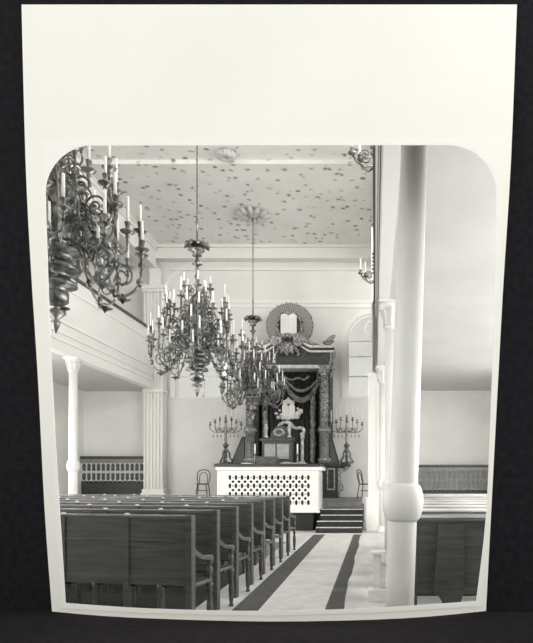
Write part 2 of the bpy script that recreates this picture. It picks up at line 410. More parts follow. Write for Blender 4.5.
# lattice screens at the ends of the side aisles
def lattice_rings(bm, x0, x1, z0, z1, y0, y1, n, m, w=0.03, bars=True):
    dx = (x1-x0)/n; dz = (z1-z0)/m
    for i in range(n):
        for j in range(m):
            ringflat(bm, x0+(i+.5)*dx, z0+(j+.5)*dz, dz*0.56, w, y0, y1, 14, dx/dz)
    if bars:
        for i in range(n+1): box(bm, x0+i*dx-w*.4, x0+i*dx+w*.4, y0+.003, y1-.003, z0, z1)
def screen(x0, x1, y, zt, zm, zb, lab, n):
    t = thing('lattice_screen', lab, 'screen', ((x0+x1)/2, y, 0), 'lattice screens at the ends of the side aisles')
    obj('wainscot', box(B(), x0, x1, y, y+0.06, 0, zb), M['black'], t)
    obj('backing', box(B(), x0, x1, y+0.03, y+0.06, zb, zt), M['stone'] if x0 > 0 else M['black2'], t)
    bm = B(); lattice_rings(bm, x0, x1, zb, zm, y, y+0.028, n, 2, 0.045, x0 > 0)
    obj('lattice', bm, M['trim'] if x0 < 0 else M['pale'], t)
    obj('rail', box(B(), x0, x1, y-0.06, y+0.06, zm, zt), M['stone'] if x0 < 0 else M['pale'], t)
    obj('cap', box(B(), x0, x1, y-0.1, y+0.06, zt-0.0, zt+0.09), M['black'], t)
screen(XL+0.02, X(144, 20.2), 20.2, Zz(459, 20.2), Zz(463, 20.2), Zz(481, 20.2), 'white openwork lattice screen with a dark cap under the left gallery', 13)
screen(0.2, XR-0.02, 20.2, Zz(467.5, 20.2), Zz(470, 20.2), Zz(490, 20.2), 'grey lattice screen with a dark cap behind the right hand benches', 26)
bm = box(B(), 0.12, XR-0.01, ZB-0.12, ZB, Zz(392, 20.3), GU-0.02); struct('trim_10', bm, M['trim'])

# ------------------------------------------------------------------ aisle
t = thing('aisle_strips', 'long white strip along the aisle between two dark stripes, leading to the steps', 'carpet runner', (-0.95, 10.5, 0))
xs = [-1.56, -1.27, -0.55, -0.36]  # pale strip with a darker strip on each side
obj('field', box(B(), xs[1], xs[2], YF+0.2, 15.3, 0, 0.008), M['runner'], t)
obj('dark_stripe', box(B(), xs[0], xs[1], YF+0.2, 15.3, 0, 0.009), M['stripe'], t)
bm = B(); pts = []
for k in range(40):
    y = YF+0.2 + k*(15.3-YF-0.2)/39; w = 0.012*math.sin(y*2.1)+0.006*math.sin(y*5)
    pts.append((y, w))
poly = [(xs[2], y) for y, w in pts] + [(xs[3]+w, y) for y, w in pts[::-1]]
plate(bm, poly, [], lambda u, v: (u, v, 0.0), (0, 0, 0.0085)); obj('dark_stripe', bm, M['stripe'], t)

# ------------------------------------------------------------------ pews
def turned(bm, x, y, z0, z1, r):
    h = z1-z0
    lathe(bm, [(r*.7, 0), (r*.9, .03*h), (r*.55, .08*h), (r*.8, .2*h), (r, .45*h), (r*.8, .65*h), (r*.5, .74*h), (r*.95, .8*h), (r*.6, .86*h), (r, .9*h), (r, h)], x, y, z0, 10)
    return bm
def make_pew(L, side, lab, group, rest=False, foot=False):
    """local: aisle end at x=0, running to x = -L (side=-1) or +L; back at y=0, seat towards +y"""
    s = side
    t = thing('pew', lab, 'pew', (0, 0, 0), group)
    def bx(bm, a, b, *r): return box(bm, min(s*a, s*b), max(s*a, s*b), *r)
    TOP = 1.11
    obj('back_panel', bx(B(), 0.03, L-0.03, -0.012, 0.016, 0.50, TOP-0.03), M['wood'], t)
    bm = bx(B(), 0.0, L, -0.03, 0.035, TOP-0.022, TOP); obj('top_rail', bm, M['woodedge'], t, 0.008)
    bm = bx(B(), 0.03, L-0.03, -0.02, 0.03, 0.46, 0.54); bx(bm, 0.03, L-0.03, -0.02, 0.03, 0.86, 0.885); obj('bottom_rail', bm, M['wood'], t, 0.004)
    n = max(2, round(L/0.66)) if not rest else 2
    for k in range(n+1):
        xx = k*L/n
        if k in (0, n):
            xx = 0.03 if k == 0 else L-0.03
            obj('end_post', bx(B(), xx-0.03, xx+0.03, -0.035, 0.045, 0, TOP), M['wood'], t, 0.006)
        else:
            obj('back_post', bx(B(), xx-0.03, xx+0.03, -0.026, 0.03, 0.0, TOP-0.02), M['wood'], t, 0.004)
            obj('pale_knob', sphere(B(), s*xx, -0.005, TOP+0.002, 0.026, 0.012), M['knob'], t)  # small pale knob on top of each back post
    for k in range(n):
        xx = (k+.5)*L/n
        if not rest: obj('baluster', turned(B(), s*xx, 0.0, 0.0, 0.47, 0.028), M['wood'], t)
    obj('seat', bx(B(), 0.02, L-0.02, 0.03, 0.44, 0.43, 0.465), M['wood'], t, 0.006)
    for e in (0.03, L-0.03):
        bm = B()
        prof = [(0.04, 0.80), (0.10, 0.765), (0.20, 0.72), (0.32, 0.70), (0.41, 0.695), (0.44, 0.67), (0.43, 0.635), (0.39, 0.63), (0.36, 0.655), (0.28, 0.665), (0.18, 0.68), (0.10, 0.71), (0.04, 0.74)]
        prism_yz(bm, prof, s*e-0.028, s*e+0.028); obj('armrest', bm, M['wood'], t, 0.005)
        bm = turned(B(), s*e, 0.40, 0.46, 0.645, 0.03); obj('arm_support', bm, M['wood'], t)
        bm = turned(B(), s*e, 0.40, 0.0, 0.43, 0.032); obj('leg', bm, M['wood'], t)
    if False:
        bm = B()
        poly = [(-0.22, TOP-0.10), (-0.22, TOP-0.075), (-0.03, TOP-0.005), (-0.03, TOP-0.05)]
        prism_yz(bm, poly, min(s*0.02, s*(L-0.02)), max(s*0.02, s*(L-0.02))); obj('lit_top_board', bm, M['bench_top_light'], t)
    return t
tag(obj('pew_dark_sheet', box(B(), -7.2, -2.0, YF+0.3, 13.6, 0, 0.003), M['wood'], base=(-4.6, 9, 0)), 'thin dark sheet on the floor under the left pews', 'floor boards')  # thin sheet that darkens the floor below the left pews
ords = ['nearest the bottom edge', 'second', 'third', 'fourth', 'fifth', 'sixth', 'seventh', 'eighth']
PEW0, PSTEP = 5.5, 0.885
p0 = make_pew(5.3, -1, 'dark wooden pew left of the aisle, nearest, showing its whole back', 'pews on the left of the aisle')
ROT = math.radians(-10)
wd = ['second', 'third', 'fourth', 'fifth', 'sixth', 'seventh', 'eighth']
for k in range(8):
    p = p0 if k == 0 else copytree(p0)
    p.location = (-1.665, PEW0 + PSTEP*k, 0); p.rotation_euler = (0, 0, ROT)
    if k: p['label'] = 'dark wooden pew left of the aisle, %s counting from the nearest%s' % (wd[k-1], ', last before the lattice' if k == 7 else '')
q0 = make_pew(3.8, 1, 'dark wooden bench back at lower right, nearest of its row beside the bright column', 'benches on the right of the columns', True)
obj('cap_rail', box(B(), 0, 3.8, -0.05, 0.06, 1.11, 1.125), M['bench_top_light'], q0)  # cap painted pale as the lit top edge
obj('end_board', prism_xz(B(), [(0.24,1.06),(0.46,1.06),(0.46,0.5),(0.42,0.36),(0.41,0.34),(0.28,0.34),(0.27,0.40),(0.20,0.5)], -0.05, -0.012), M['wood'], q0)
for k in range(9):
    q = q0 if k == 0 else copytree(q0)
    q.location = (0.30 if k < 4 else 0.5, 5.15 + PSTEP*k, 0)
    if k in (2, 3, 4, 5, 7, 8):  # added boards, painted pale for the light along the bench tops
        obj('lit_top_board', prism_yz(B(), [(q.location.y+a, b) for a, b in ((-0.24,1.03),(-0.24,1.055),(-0.052,1.105),(-0.052,1.07))], q.location.x+0.02, q.location.x+3.7), M['bench_top_light'], q)
    if k: q['label'] = 'dark wooden bench behind the bright column at right, %s from the front' % (['second','third','fourth','fifth','sixth','seventh','eighth','ninth'][k-1])

# low white post and rail at the foot of the colonnade
t = thing('low_post', 'low pale post with a flat cap standing by the foot of the right columns', 'post', (-0.0, 7.15, 0))
x0, x1 = X(372.5, 7.15), X(381.5, 7.15)
obj('shaft', box(B(), x0+0.01, x1-0.01, 7.1, 7.2, 0.12, 0.55), M['trim'], t)
obj('cap', box(B(), x0-0.02, x1+0.05, 7.05, 7.25, 0.55, 0.58), M['trim'], t)
obj('foot', box(B(), x0-0.05, x1+0.05, 7.0, 7.3, 0, 0.14), M['trim'], t)
# ------------------------------------------------------------------ steps, platform, podium
t = thing('altar_steps', 'four dark carpeted steps with pale edges rising beside the lattice enclosure', 'steps', ((-1.56-0.34)/2, 15.8, 0))
for k in range(4):
    z1 = 0.145*(k+1); y0 = 15.8+0.3*k
    st = obj('step', box(B(), -1.56 if k < 2 else -1.49, -0.34, y0, 17.64, z1-0.145, z1-0.012), M['stepm'], t)
    obj('nosing', box(B(), -1.56 if k < 2 else -1.49, -0.34, y0-0.012, y0+0.06, z1-0.012, z1+0.010), M['cornice'], st)
PLT = 0.58; POD = 0.80
tag(obj('platform', box(B(), -6.6, -0.37, 17.65, ZB-0.01, 0, PLT), M['stone'], base=(-3.5, 18.5, 0)), 'low grey platform at the top of the dark steps', 'platform')
bm = box(B(), -6.6, -0.45, 18.8, ZB-0.01, PLT, POD-0.04); box(bm, -6.6, -0.45, 18.76, ZB-0.01, POD-0.04, POD)
tag(obj('podium', bm, M['stone'], base=(-3.5, 19.5, PLT)), 'grey podium step along the wall under the carved shrine', 'podium')

# ------------------------------------------------------------------ lattice enclosure (reading platform)
DB = 16.4
bx0, bx1 = X(217, DB), X(318.5, DB); bt, bb = Zz(466, DB), Zz(510.5, DB)
t = thing('lattice_enclosure', 'white lattice fronted reading platform at the end of the pews', 'reading platform', ((bx0+bx1)/2, DB, 0))
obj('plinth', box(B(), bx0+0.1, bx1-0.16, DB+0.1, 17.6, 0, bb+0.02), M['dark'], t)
fx0, fx1, fz0, fz1 = bx0+0.26, bx1-0.20, bb+0.10, bt-0.20
bm = box(B(), bx0, fx0, DB, DB+0.1, fz0, fz1); box(bm, fx1, bx1, DB, DB+0.1, fz0, fz1)
box(bm, bx0, bx1, DB, DB+0.1, bb, fz0); box(bm, bx0, bx1, DB, DB+0.1, fz1, bt-0.12)
for xx in (bx0+0.015, bx0+0.1, bx1-0.06): box(bm, xx, xx+0.035, DB-0.02, DB+0.001, bb, bt-0.12)
box(bm, bx1-0.08, bx1, DB+0.1, 17.6, bb, fz0); box(bm, bx1-0.08, bx1, DB+0.1, 17.6, fz1, bt-0.12)
for k in range(3): box(bm, bx1-0.08, bx1, DB+0.35+k*0.4, DB+0.45+k*0.4, fz0, fz1)
box(bm, bx0-0.03, bx1+0.03, DB-0.03, DB+0.12, bb-0.06, bb)
obj('frame', bm, M['trim'], t)
holes = []; nx, nz = 14, 4; px_ = (fx1-fx0)/nx; pz_ = (fz1-fz0)/nz
def hexa(cx, cz, w, h): return [(cx-w/2, cz-h*.28), (cx, cz-h/2), (cx+w/2, cz-h*.28), (cx+w/2, cz+h*.28), (cx, cz+h/2), (cx-w/2, cz+h*.28)]
for i in range(nx):
    for j in range(nz):
        cx_, cz_ = fx0+(i+.5)*px_, fz0+(j+.5)*pz_
        holes.append(hexa(cx_, cz_, px_*.44, pz_*.66))
        if i < nx-1:
            holes.append([(cx_+px_*.5-px_*.13, cz_), (cx_+px_*.5, cz_-pz_*.12), (cx_+px_*.5+px_*.13, cz_), (cx_+px_*.5, cz_+pz_*.12)])
            if j < nz-1: holes.append([(cx_+px_*.5+px_*.27*math.cos(q*PI/4), cz_+pz_*.5+pz_*.17*math.sin(q*PI/4)) for q in range(8)])
obj('lattice_panel', prism_xz(B(), [(fx0,fz0),(fx1,fz0),(fx1,fz1),(fx0,fz1)], DB+0.03, DB+0.07, holes), M['trim'], t)
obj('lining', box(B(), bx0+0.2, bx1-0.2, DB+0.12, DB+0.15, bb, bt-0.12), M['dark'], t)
obj('cornice', box(B(), bx0-0.03, bx1+0.1, DB-0.06, 17.6, bt-0.12, bt-0.02), M['trim'], t, 0.01)
obj('table_top', box(B(), bx0-0.06, bx1+0.06, DB-0.1, 17.6, bt-0.02, bt+0.06), M['black'], t, 0.01)
TT = bt+0.06
tag(obj('white_cloth', box(B(), X(243,16.7), X(253.5,16.7), 16.5, 16.85, TT, TT+0.025), M['book'], base=(X(249,16.7), 16.7, TT)), 'white folded cloth at the left of the reading desk', 'cloth')
tag(obj('open_book', prism_xz(B(), [(X(281,16.5),TT),(X(306,16.5),TT),(X(306,16.5),TT+0.03),(X(300,16.5),TT+0.06),(X(294,16.5),TT+0.03),(X(287,16.5),TT+0.06),(X(281,16.5),TT+0.03)], 16.42, 16.7), M['pale'], base=(X(294,16.5), 16.5, TT)), 'pale open book lying at the right of the reading desk', 'book')
tag(obj('box', box(B(), X(257,16.5), X(277,16.5), 16.4, 16.75, TT, Zz(456.5,16.5)), M['black2'], base=(X(267,16.5), 16.5, TT)), 'dark carved box on the table edge before the reading desk', 'box')
def candlestick(px, d, lab, ztop):
    x = X(px, d); t = thing('candlestick', lab, 'candlestick', (x, d, TT), 'candlesticks on the reading platform')
    obj('stick', lathe(B(), [(0.07,0),(0.065,0.02),(0.02,0.05),(0.03,0.12),(0.015,0.17),(0.035,0.26),(0.04,0.28)], x, d, TT, 12), M['brass'], t)
    obj('candle', lathe(B(), [(0.02,0.27),(0.02,ztop-TT)], x, d, TT*0+TT, 10), M['candle'], t)
candlestick(255, 16.6, 'single brass candlestick with white candle left of the reading desk', Zz(444, 16.6))
candlestick(297.5, 16.8, 'single brass candlestick with white candle right of the reading desk', Zz(444, 16.8))

# reading desk with scrolled canopy
D = 17.0
t = thing('reading_desk', 'carved wooden reading desk with scrolled canopy standing on the lattice platform', 'lectern', (X(277,D), D, TT))
px = lambda a: X(a, D); pz = lambda a: Zz(a, D)
obj('body', box(B(), px(262), px(291), D, D+0.5, TT, pz(441)), M['black2'], t, 0.01)
for a, b in ((264.5, 275.5), (277, 289)):
    obj('front_panel', box(B(), px(a), px(b), D-0.02, D, pz(459), pz(444)), M['pale'], t, 0.01)
obj('sloped_top', prism_yz(B(), [(D-0.1,pz(441)),(D+0.55,pz(441)),(D+0.55,pz(436)),(D-0.1,pz(439))], px(260), px(292.5)), M['black2'], t, 0.008)
for a in (265.5, 289):
    obj('finial', lathe(B(), [(0.06,0),(0.06,0.04),(0.03,0.08),(0.045,0.2),(0.06,0.26),(0.07,0.3),(0.03,0.33),(0.05,0.37),(0.0,0.42)], px(a), D+0.1, pz(437.5), 12), M['gilt'], t)
bm = B()
o = [(px(268), pz(437.5)), (px(287), pz(437.5)), (px(287), pz(431)), (px(284), pz(426)), (px(279), pz(424.5)), (px(274), pz(426)), (px(270), pz(431))]
prism_xz(bm, o, D+0.25, D+0.33); obj('back_board', bm, M['black2'], t)
bm = ringflat(B(), px(277.5), pz(431.5), 0.09, 0.04, D+0.22, D+0.26, 18, 1.5); obj('medallion', bm, M['gilt'], t)
cv = [(277,426),(279,423),(284,421.2),(289,422.5),(292,426),(295,427.5),(300,427),(302.5,429.5),(302,433)]
obj('canopy_scroll', tube(B(), [(px(a), D+0.3, pz(b)) for a, b in smooth(cv, 3)], 0.048, 8), M['gilt'], t)
obj('side_column', lathe(B(), [(0.07,TT),(0.07,TT+0.1),(0.045,TT+0.14),(0.05,TT+0.5),(0.045,pz(436)-0.1),(0.07,pz(435)),(0.07,pz(432))], px(301), D+0.3, 0, 12), M['gilt'], t)

# ------------------------------------------------------------------ the carved shrine
D = 19.3
AX = lambda a: X(a, D); AZ = lambda a: Zz(a, D)
t = thing('carved_shrine', 'tall carved shrine with columns and rayed tablets on the end wall', 'shrine', (AX(288), D, POD))
ZT = AZ(463.5)
bm = box(B(), AX(228), AX(338), D+0.02, ZB-0.02, POD, ZT-0.1); obj('base_cabinet', bm, M['black'], t)
bm = box(B(), AX(217), AX(350), D-0.12, ZB-0.02, ZT-0.09, ZT); box(bm, AX(222), AX(345), D-0.04, ZB-0.02, ZT-0.15, ZT-0.09); obj('base_top', bm, M['black'], t, 0.01)
for a, b in ((320.5, 326), (327, 335)):
    if a > 326:
        pn = obj('base_panel', box(B(), AX(a), AX(b), D-0.02, D+0.02, AZ(490), AZ(468)), M['gilt'], t)
        obj('panel_field', box(B(), AX(a+1.2), AX(b-1.2), D-0.035, D-0.018, AZ(488.5), AZ(469.5)), M['black'], pn)
for sgn, cxp in ((1, 338), (-1, 228)):
    pts = [(cxp, 466), (cxp+sgn*10, 466), (cxp+sgn*10.5, 468), (cxp+sgn*8, 471), (cxp+sgn*4, 472), (cxp+sgn*2.5, 475), (cxp+sgn*2.5, 480), (cxp+sgn*5, 486), (cxp+sgn*5, 491), (cxp+sgn*1, 492.5), (cxp, 493)]
    obj('scroll_bracket', prism_xz(B(), [(AX(a), AZ(b)) for a, b in pts], D, D+0.2), M['carve'], t)
# back panel with deep recess behind the curtain
bm = B(); box(bm, AX(243.5), AX(330.5), D+0.75, ZB-0.02, ZT, AZ(345)); obj('back_panel', bm, M['dark'], t)
bm = B(); box(bm, AX(244), AX(256), D+0.30, D+0.74, ZT, AZ(366)); obj('side_pilaster', bm, M['black2'], t); obj('side_pilaster', box(B(), AX(318.5), AX(330), D+0.30, D+0.74, ZT, AZ(366)), M['black2'], t)
# main columns
for cxp in (249.5, 324):
    cx = AX(cxp); cy = D+0.12
    co = obj('column_pedestal', lathe(B(), [(0.20,ZT),(0.20,ZT+0.08),(0.155,ZT+0.12),(0.155,AZ(433)),(0.185,AZ(432.5)),(0.185,AZ(431)),(0.165,AZ(430.5)),(0.195,AZ(428.5)),(0.195,AZ(427)),(0.14,AZ(426))], cx, cy, 0, 18), M['pedestal'], t)
    obj('gilt_ring', lathe(B(), [(0.2,AZ(431)),(0.225,AZ(430)),(0.2,AZ(429))], cx, cy, 0, 18), M['gilt'], co)
    obj('gilt_ring', lathe(B(), [(0.2,ZT+0.09),(0.225,ZT+0.13),(0.2,ZT+0.17)], cx, cy, 0, 18), M['gilt'], co)
    sh = obj('carved_shaft', lathe(B(), [(0.12,AZ(426)),(0.13,AZ(400)),(0.11,AZ(375))], cx, cy, 0, 18), M['carve'], t)
    bm = B()
    for ph in (0, PI):
        pts = [(cx+0.13*math.cos(ph+q*1.1), cy+0.13*math.sin(ph+q*1.1), AZ(426)+(AZ(375)-AZ(426))*q/24) for q in range(25)]
        tube(bm, pts, 0.02, 5)
        for q in range(1, 24):
            p = pts[q]; sphere(bm, p[0]+0.03*math.cos(q*2.1), p[1]+0.02*math.sin(q), p[2], 0.034, 0.034, 6)
    obj('vine', bm, M['drape'], sh)
    bm = lathe(B(), [(0.115,AZ(375)),(0.14,AZ(374.5)),(0.12,AZ(373)),(0.17,AZ(369)),(0.24,AZ(366.5)),(0.24,AZ(365.5))], cx, cy, 0, 16)
    for k in range(8):
        a = 2*PI*k/8; c, s = math.cos(a), math.sin(a)
        tube(bm, [(cx+c*q, cy+s*q, AZ(h)) for q, h in ((0.16,373),(0.2,370),(0.25,368.3),(0.27,369.3))], [0.03,0.04,0.03,0.012], 5)
    obj('capital', bm, M['gilt'], t)
# triangular side wings
for pts in ([(329.5,436.5),(331,436.5),(338.5,463.5),(329.5,463.5)], [(243.5,436.5),(242,436.5),(231,463.5),(243.5,463.5)]):
    w = obj('side_wing', prism_xz(B(), [(AX(a),AZ(b)) for a,b in pts], D+0.1, D+0.25), M['black2'], t)
    a, b = pts[1], pts[2]
    obj('wing_edge', tube(B(), [(AX(a[0]),D+0.12,AZ(a[1])),(AX(b[0]),D+0.12,AZ(b[1]-0.5))], 0.03, 6), M['black'], w)
# entablature
bm = box(B(), AX(243), AX(331), D-0.05, D+0.8, AZ(368.5), AZ(365)); obj('architrave', bm, M['cornice'], t, 0.01)
fr = [(246,365),(329,365),(329,352.5),(309,352.5),(301,347),(291,342),(285,342),(276,347),(267,352.5),(246,352.5)]
obj('frieze', prism_xz(B(), [(AX(a),AZ(b)) for a,b in fr], D, D+0.75), M['black2'], t)
bm = B()
for k in range(34):
    for e in (1, -1):
        x0 = AX(247+k*2.4); x1 = x0 + e*0.42
        if AX(246.5) < min(x0,x1) and max(x0,x1) < AX(328.5):
            tube(bm, [(x0, D-0.005, AZ(364.6)), (x1, D-0.005, AZ(353))], 0.009, 4)
obj('diaper_mesh', bm, M['ray'], t)
# broken cornice, three bands: pale, dark, pale
def cornice(off, th, m, name, yy):
    for sgn in (1, -1):
        base = [(46.5, 353), (22.5, 353), (19, 351.5), (10.5, 345.5), (6.0, 345.0)]
        top = [(a, b-off) for a, b in base]
        lo = [(288+sgn*a, b-off) for a, b in base]; hi = [(288+sgn*a, b-off-th) for a, b in base]
        if name == 'cornice_band' and sgn < 0: pass
        obj(name, prism_xz(B(), [(AX(a),AZ(b)) for a,b in lo+hi[::-1]], D-yy, D+0.7), m, t)
cornice(0.0, 2.1, M['cornice'], 'cornice_band', 0.12)
cornice(2.1, 2.0, M['black'], 'cornice_fillet', 0.09)
cornice(4.1, 2.4, M['cornice'], 'cornice_band', 0.20)
# scroll volutes of the broken pediment
for sgn in (1, -1):
    bm = B(); c0 = (288+sgn*10.5, 342)
    pts = [(AX(c0[0]+sgn*(5.6-q*0.2)*math.cos(q*0.42-1.2)), D-0.2, AZ(c0[1]+(5.6-q*0.2)*0.9*math.sin(q*0.42-1.2))) for q in range(26)]
    tube(bm, pts, [0.075-0.0018*q for q in range(26)], 7)
    pts = [(288+sgn*13,338),(288+sgn*18,341),(288+sgn*24,344.5),(288+sgn*32,346)]
    tube(bm, [(AX(a), D-0.15, AZ(b)) for a,b in smooth(pts,3)], [0.07]*4+[0.055]*4+[0.04]*2, 7)
    obj('volute', bm, M['gilt'], t)
# palmette hanging below the tablets
bm = B()
for k in range(9):
    a = (k-4)*0.36; L = 10.0 if k % 2 == 0 else 7.5
    p = [(AX(288+q*L*math.sin(a)), D-0.22-0.06*math.sin(q*PI), AZ(348+q*L*math.cos(a)*0.95)) for q in (0.1,0.4,0.7,0.95)]
    tube(bm, p, [0.03,0.06,0.065,0.03], 6)
sphere(bm, AX(288), D-0.25, AZ(348), 0.13)
for sgn in (1,-1):
    tube(bm, [(AX(288+sgn*a), D-0.2, AZ(b)) for a,b in ((2,344),(5,348),(9,351),(12,355),(10,357))], [0.06,0.06,0.05,0.04,0.02], 6)
obj('palmette', bm, M['carve'], t)
# acroteria at the ends
for sgn in (1, -1):
    bm = B()
    for pts in ([(288+sgn*35,343.5),(288+sgn*40,341),(288+sgn*44,337),(288+sgn*47,335)], [(288+sgn*38,343),(288+sgn*42,342.5),(288+sgn*46,341)], [(288+sgn*40,342),(288+sgn*41,338.5),(288+sgn*44,340)]):
        tube(bm, [(AX(a), D+0.05, AZ(b)) for a,b in pts], [0.07]*(len(pts)-1)+[0.03], 6)
    obj('acroterion', bm, M['carve'], t)
    bm = B()
    for pts in ([(288+sgn*41,352),(288+sgn*44,356),(288+sgn*43,361),(288+sgn*41,365)], [(288+sgn*42,366),(288+sgn*45,369),(288+sgn*44,374),(288+sgn*42,377)]):
        tube(bm, [(AX(a), D-0.02, AZ(b)) for a,b in smooth(pts,3)], 0.06, 6)
    obj('side_scroll', bm, M['carve'], t)
# sunburst
sx, sz = AX(288.8), AZ(324)
bm = B(); prism_xz(bm, [(sx+0.77*math.cos(2*PI*k/48), sz+0.73*math.sin(2*PI*k/48)) for k in range(48)], D+0.20, D+0.26); sb = obj('sunburst', bm, M['ray'], t)
bm = B()
for k in range(60):
    a = 2*PI*k/60 + 0.03; L = (0.79, 0.74, 0.77, 0.72)[k % 4]
    w0, w1 = 0.010, 0.024
    c, s = math.cos(a), math.sin(a)
    q = [(0.38*c - w0*s, 0.38*s + w0*c), (0.38*c + w0*s, 0.38*s - w0*c), (L*c + w1*s, L*0.97*s - w1*c), (L*c - w1*s, L*0.97*s + w1*c)]
    v0 = [bm.verts.new((sx+u, D+0.165, sz+v)) for u, v in q]; v1 = [bm.verts.new((sx+u, D+0.21, sz+v)) for u, v in q]
    bm.faces.new(v0); bm.faces.new(v1[::-1])
    for i in range(4): bm.faces.new((v0[i], v0[(i+1)%4], v1[(i+1)%4], v1[i]))
obj('rays', bm, M['raylight'], sb)
bm = B()
for k in range(22):
    a = 2*PI*k/22
    sphere(bm, sx+0.40*math.cos(a)+random.uniform(-.02,.02), D+0.15, sz-0.03+0.43*math.sin(a), random.uniform(.06,.095), None, 8)
obj('cloud_wreath', bm, M['carve'], sb)
bm = B()
for cxp in (284.6, 292.6):
    prism_xz(bm, [(AX(cxp-3.9),AZ(334)),(AX(cxp+3.9),AZ(334))] + [(AX(cxp)+0.1255*math.cos(PI*k/10), AZ(316.5)+0.085*math.sin(PI*k/10)) for k in range(11)], D-0.02, D+0.06)
tb = obj('tablets', bm, M['book'], t)
bm = B()
for cxp in (284.6, 292.6):
    for r_ in range(5): box(bm, AX(cxp-2.4), AX(cxp+2.4), D-0.026, D-0.02, AZ(320+r_*2.7)-0.008, AZ(320+r_*2.7)+0.008)
obj('inscription', bm, M['cornice'], tb)
bm = B()
for q in range(7): sphere(bm, AX(280+q*2.8), D-0.05, AZ(336+0.6*math.sin(q*1.7)), 0.085, None, 8)
obj('cloud_base', bm, M['carve'], t)
# curtain, valance, garland, swagged inner columns
bm = B(); n = 40
vs0 = []; 
for k in range(n+1):
    xx = AX(258)+(AX(318)-AX(258))*k/n; yy = D+0.60+0.045*math.sin(k*1.7)
    vs0.append((bm.verts.new((xx,yy,ZT)), bm.verts.new((xx,yy,AZ(368)))))
for a, b in zip(vs0, vs0[1:]): bm.faces.new((a[0],b[0],b[1],a[1]))
obj('curtain', bm, M['velvet'], t)
for cxp in (262.5, 311.5):
    cx = AX(cxp); prof = [(0.07+0.028*math.sin(k*1.1)**2, ZT+(AZ(394)-ZT)*k/26) for k in range(27)]
    bm = lathe(B(), prof, cx, D+0.42, 0, 10)
    tube(bm, [(cx+0.085*math.cos(q*.7), D+0.42+0.085*math.sin(q*.7), ZT+(AZ(394)-ZT)*q/30) for q in range(31)], 0.022, 5)
    obj('swagged_column', bm, M['drape'], t)
for a0, a1, dip in ((262, 284, 390), (282, 318, 397)):
    for lvl, dd, r in ((375, 0, 0.05), (380, 1, 0.085)):
        pts = []
        for k in range(17):
            u = k/16; pts.append((AX(a0+(a1-a0)*u), D+0.36, AZ(lvl+(dip-380+ (0 if dd else -4))*(1-(2*u-1)**2)*1.1)))
        bm = tube(B(), pts, [r*(0.6+0.5*math.sin(PI*k/16)+0.12*math.sin(k*2.4)) for k in range(17)], 8)
        if dd:
            for k in range(0, 17): sphere(bm, pts[k][0], pts[k][1]-0.05, pts[k][2]+0.02*math.sin(k*2), 0.055, None, 6)
        obj('garland', bm, M['drape'], t)
for pts in ([(316,368),(317,377),(315.5,386),(312,393)], [(259,368),(259,378),(260,388),(262,394)]):
    obj('tied_drape', tube(B(), [(AX(a), D+0.38, AZ(b)) for a,b in smooth(pts,4)], [0.05+0.012*math.sin(k*1.9) for k in range(13)], 7), M['drape'], t)
bm = B()
tube(bm, [(AX(a), D+0.34, AZ(b)) for a,b in smooth([(280,372),(284,376),(290,378),(297,376),(303,378),(308,374)],4)], 0.04, 6)
tube(bm, [(AX(a), D+0.34, AZ(b)) for a,b in smooth([(272,370),(276,378),(279,386),(276,391)],4)], 0.055, 6)
tube(bm, [(AX(a), D+0.34, AZ(b)) for a,b in smooth([(266,371),(270,377),(268,385),(272,390)],4)], 0.05, 6)
obj('valance_scrollwork', bm, M['drape'], t)
# crowned white centrepiece on the curtain
bm = B()
for cxp in (283.4, 290.0):
    prism_xz(bm, [(AX(cxp-3.2),AZ(416.5)),(AX(cxp+3.2),AZ(416.5))] + [(AX(cxp)+0.102*math.cos(PI*k/8), AZ(405.5)+0.09*math.sin(PI*k/8)) for k in range(9)], D+0.38, D+0.5)
obj('white_tablets', bm, M['book'], t)
bm = B()
for k in range(5): sphere(bm, AX(282+k*2.3), D+0.42, AZ(401.3-1.4*math.sin(k*PI/4)), 0.06, 0.09, 8)
sphere(bm, AX(286.5), D+0.42, AZ(397.5), 0.05, 0.07, 8); obj('crown', bm, M['cornice'], t)
bm = B()
for a, b, r in ((295.5,413,.12),(297.5,411,.1),(299,409,.08),(295,415.5,.1),(291,416,.09),(286,417,.1),(281,416.5,.09),(276.5,416,.08),(279,413,.06),(274,412,.06),(277.5,409,.05),(296,407,.05),(300,411,.05)):
    sphere(bm, AX(a), D+0.42, AZ(b), r, r*.8, 8)
obj('clouds', bm, M['cornice'], t)

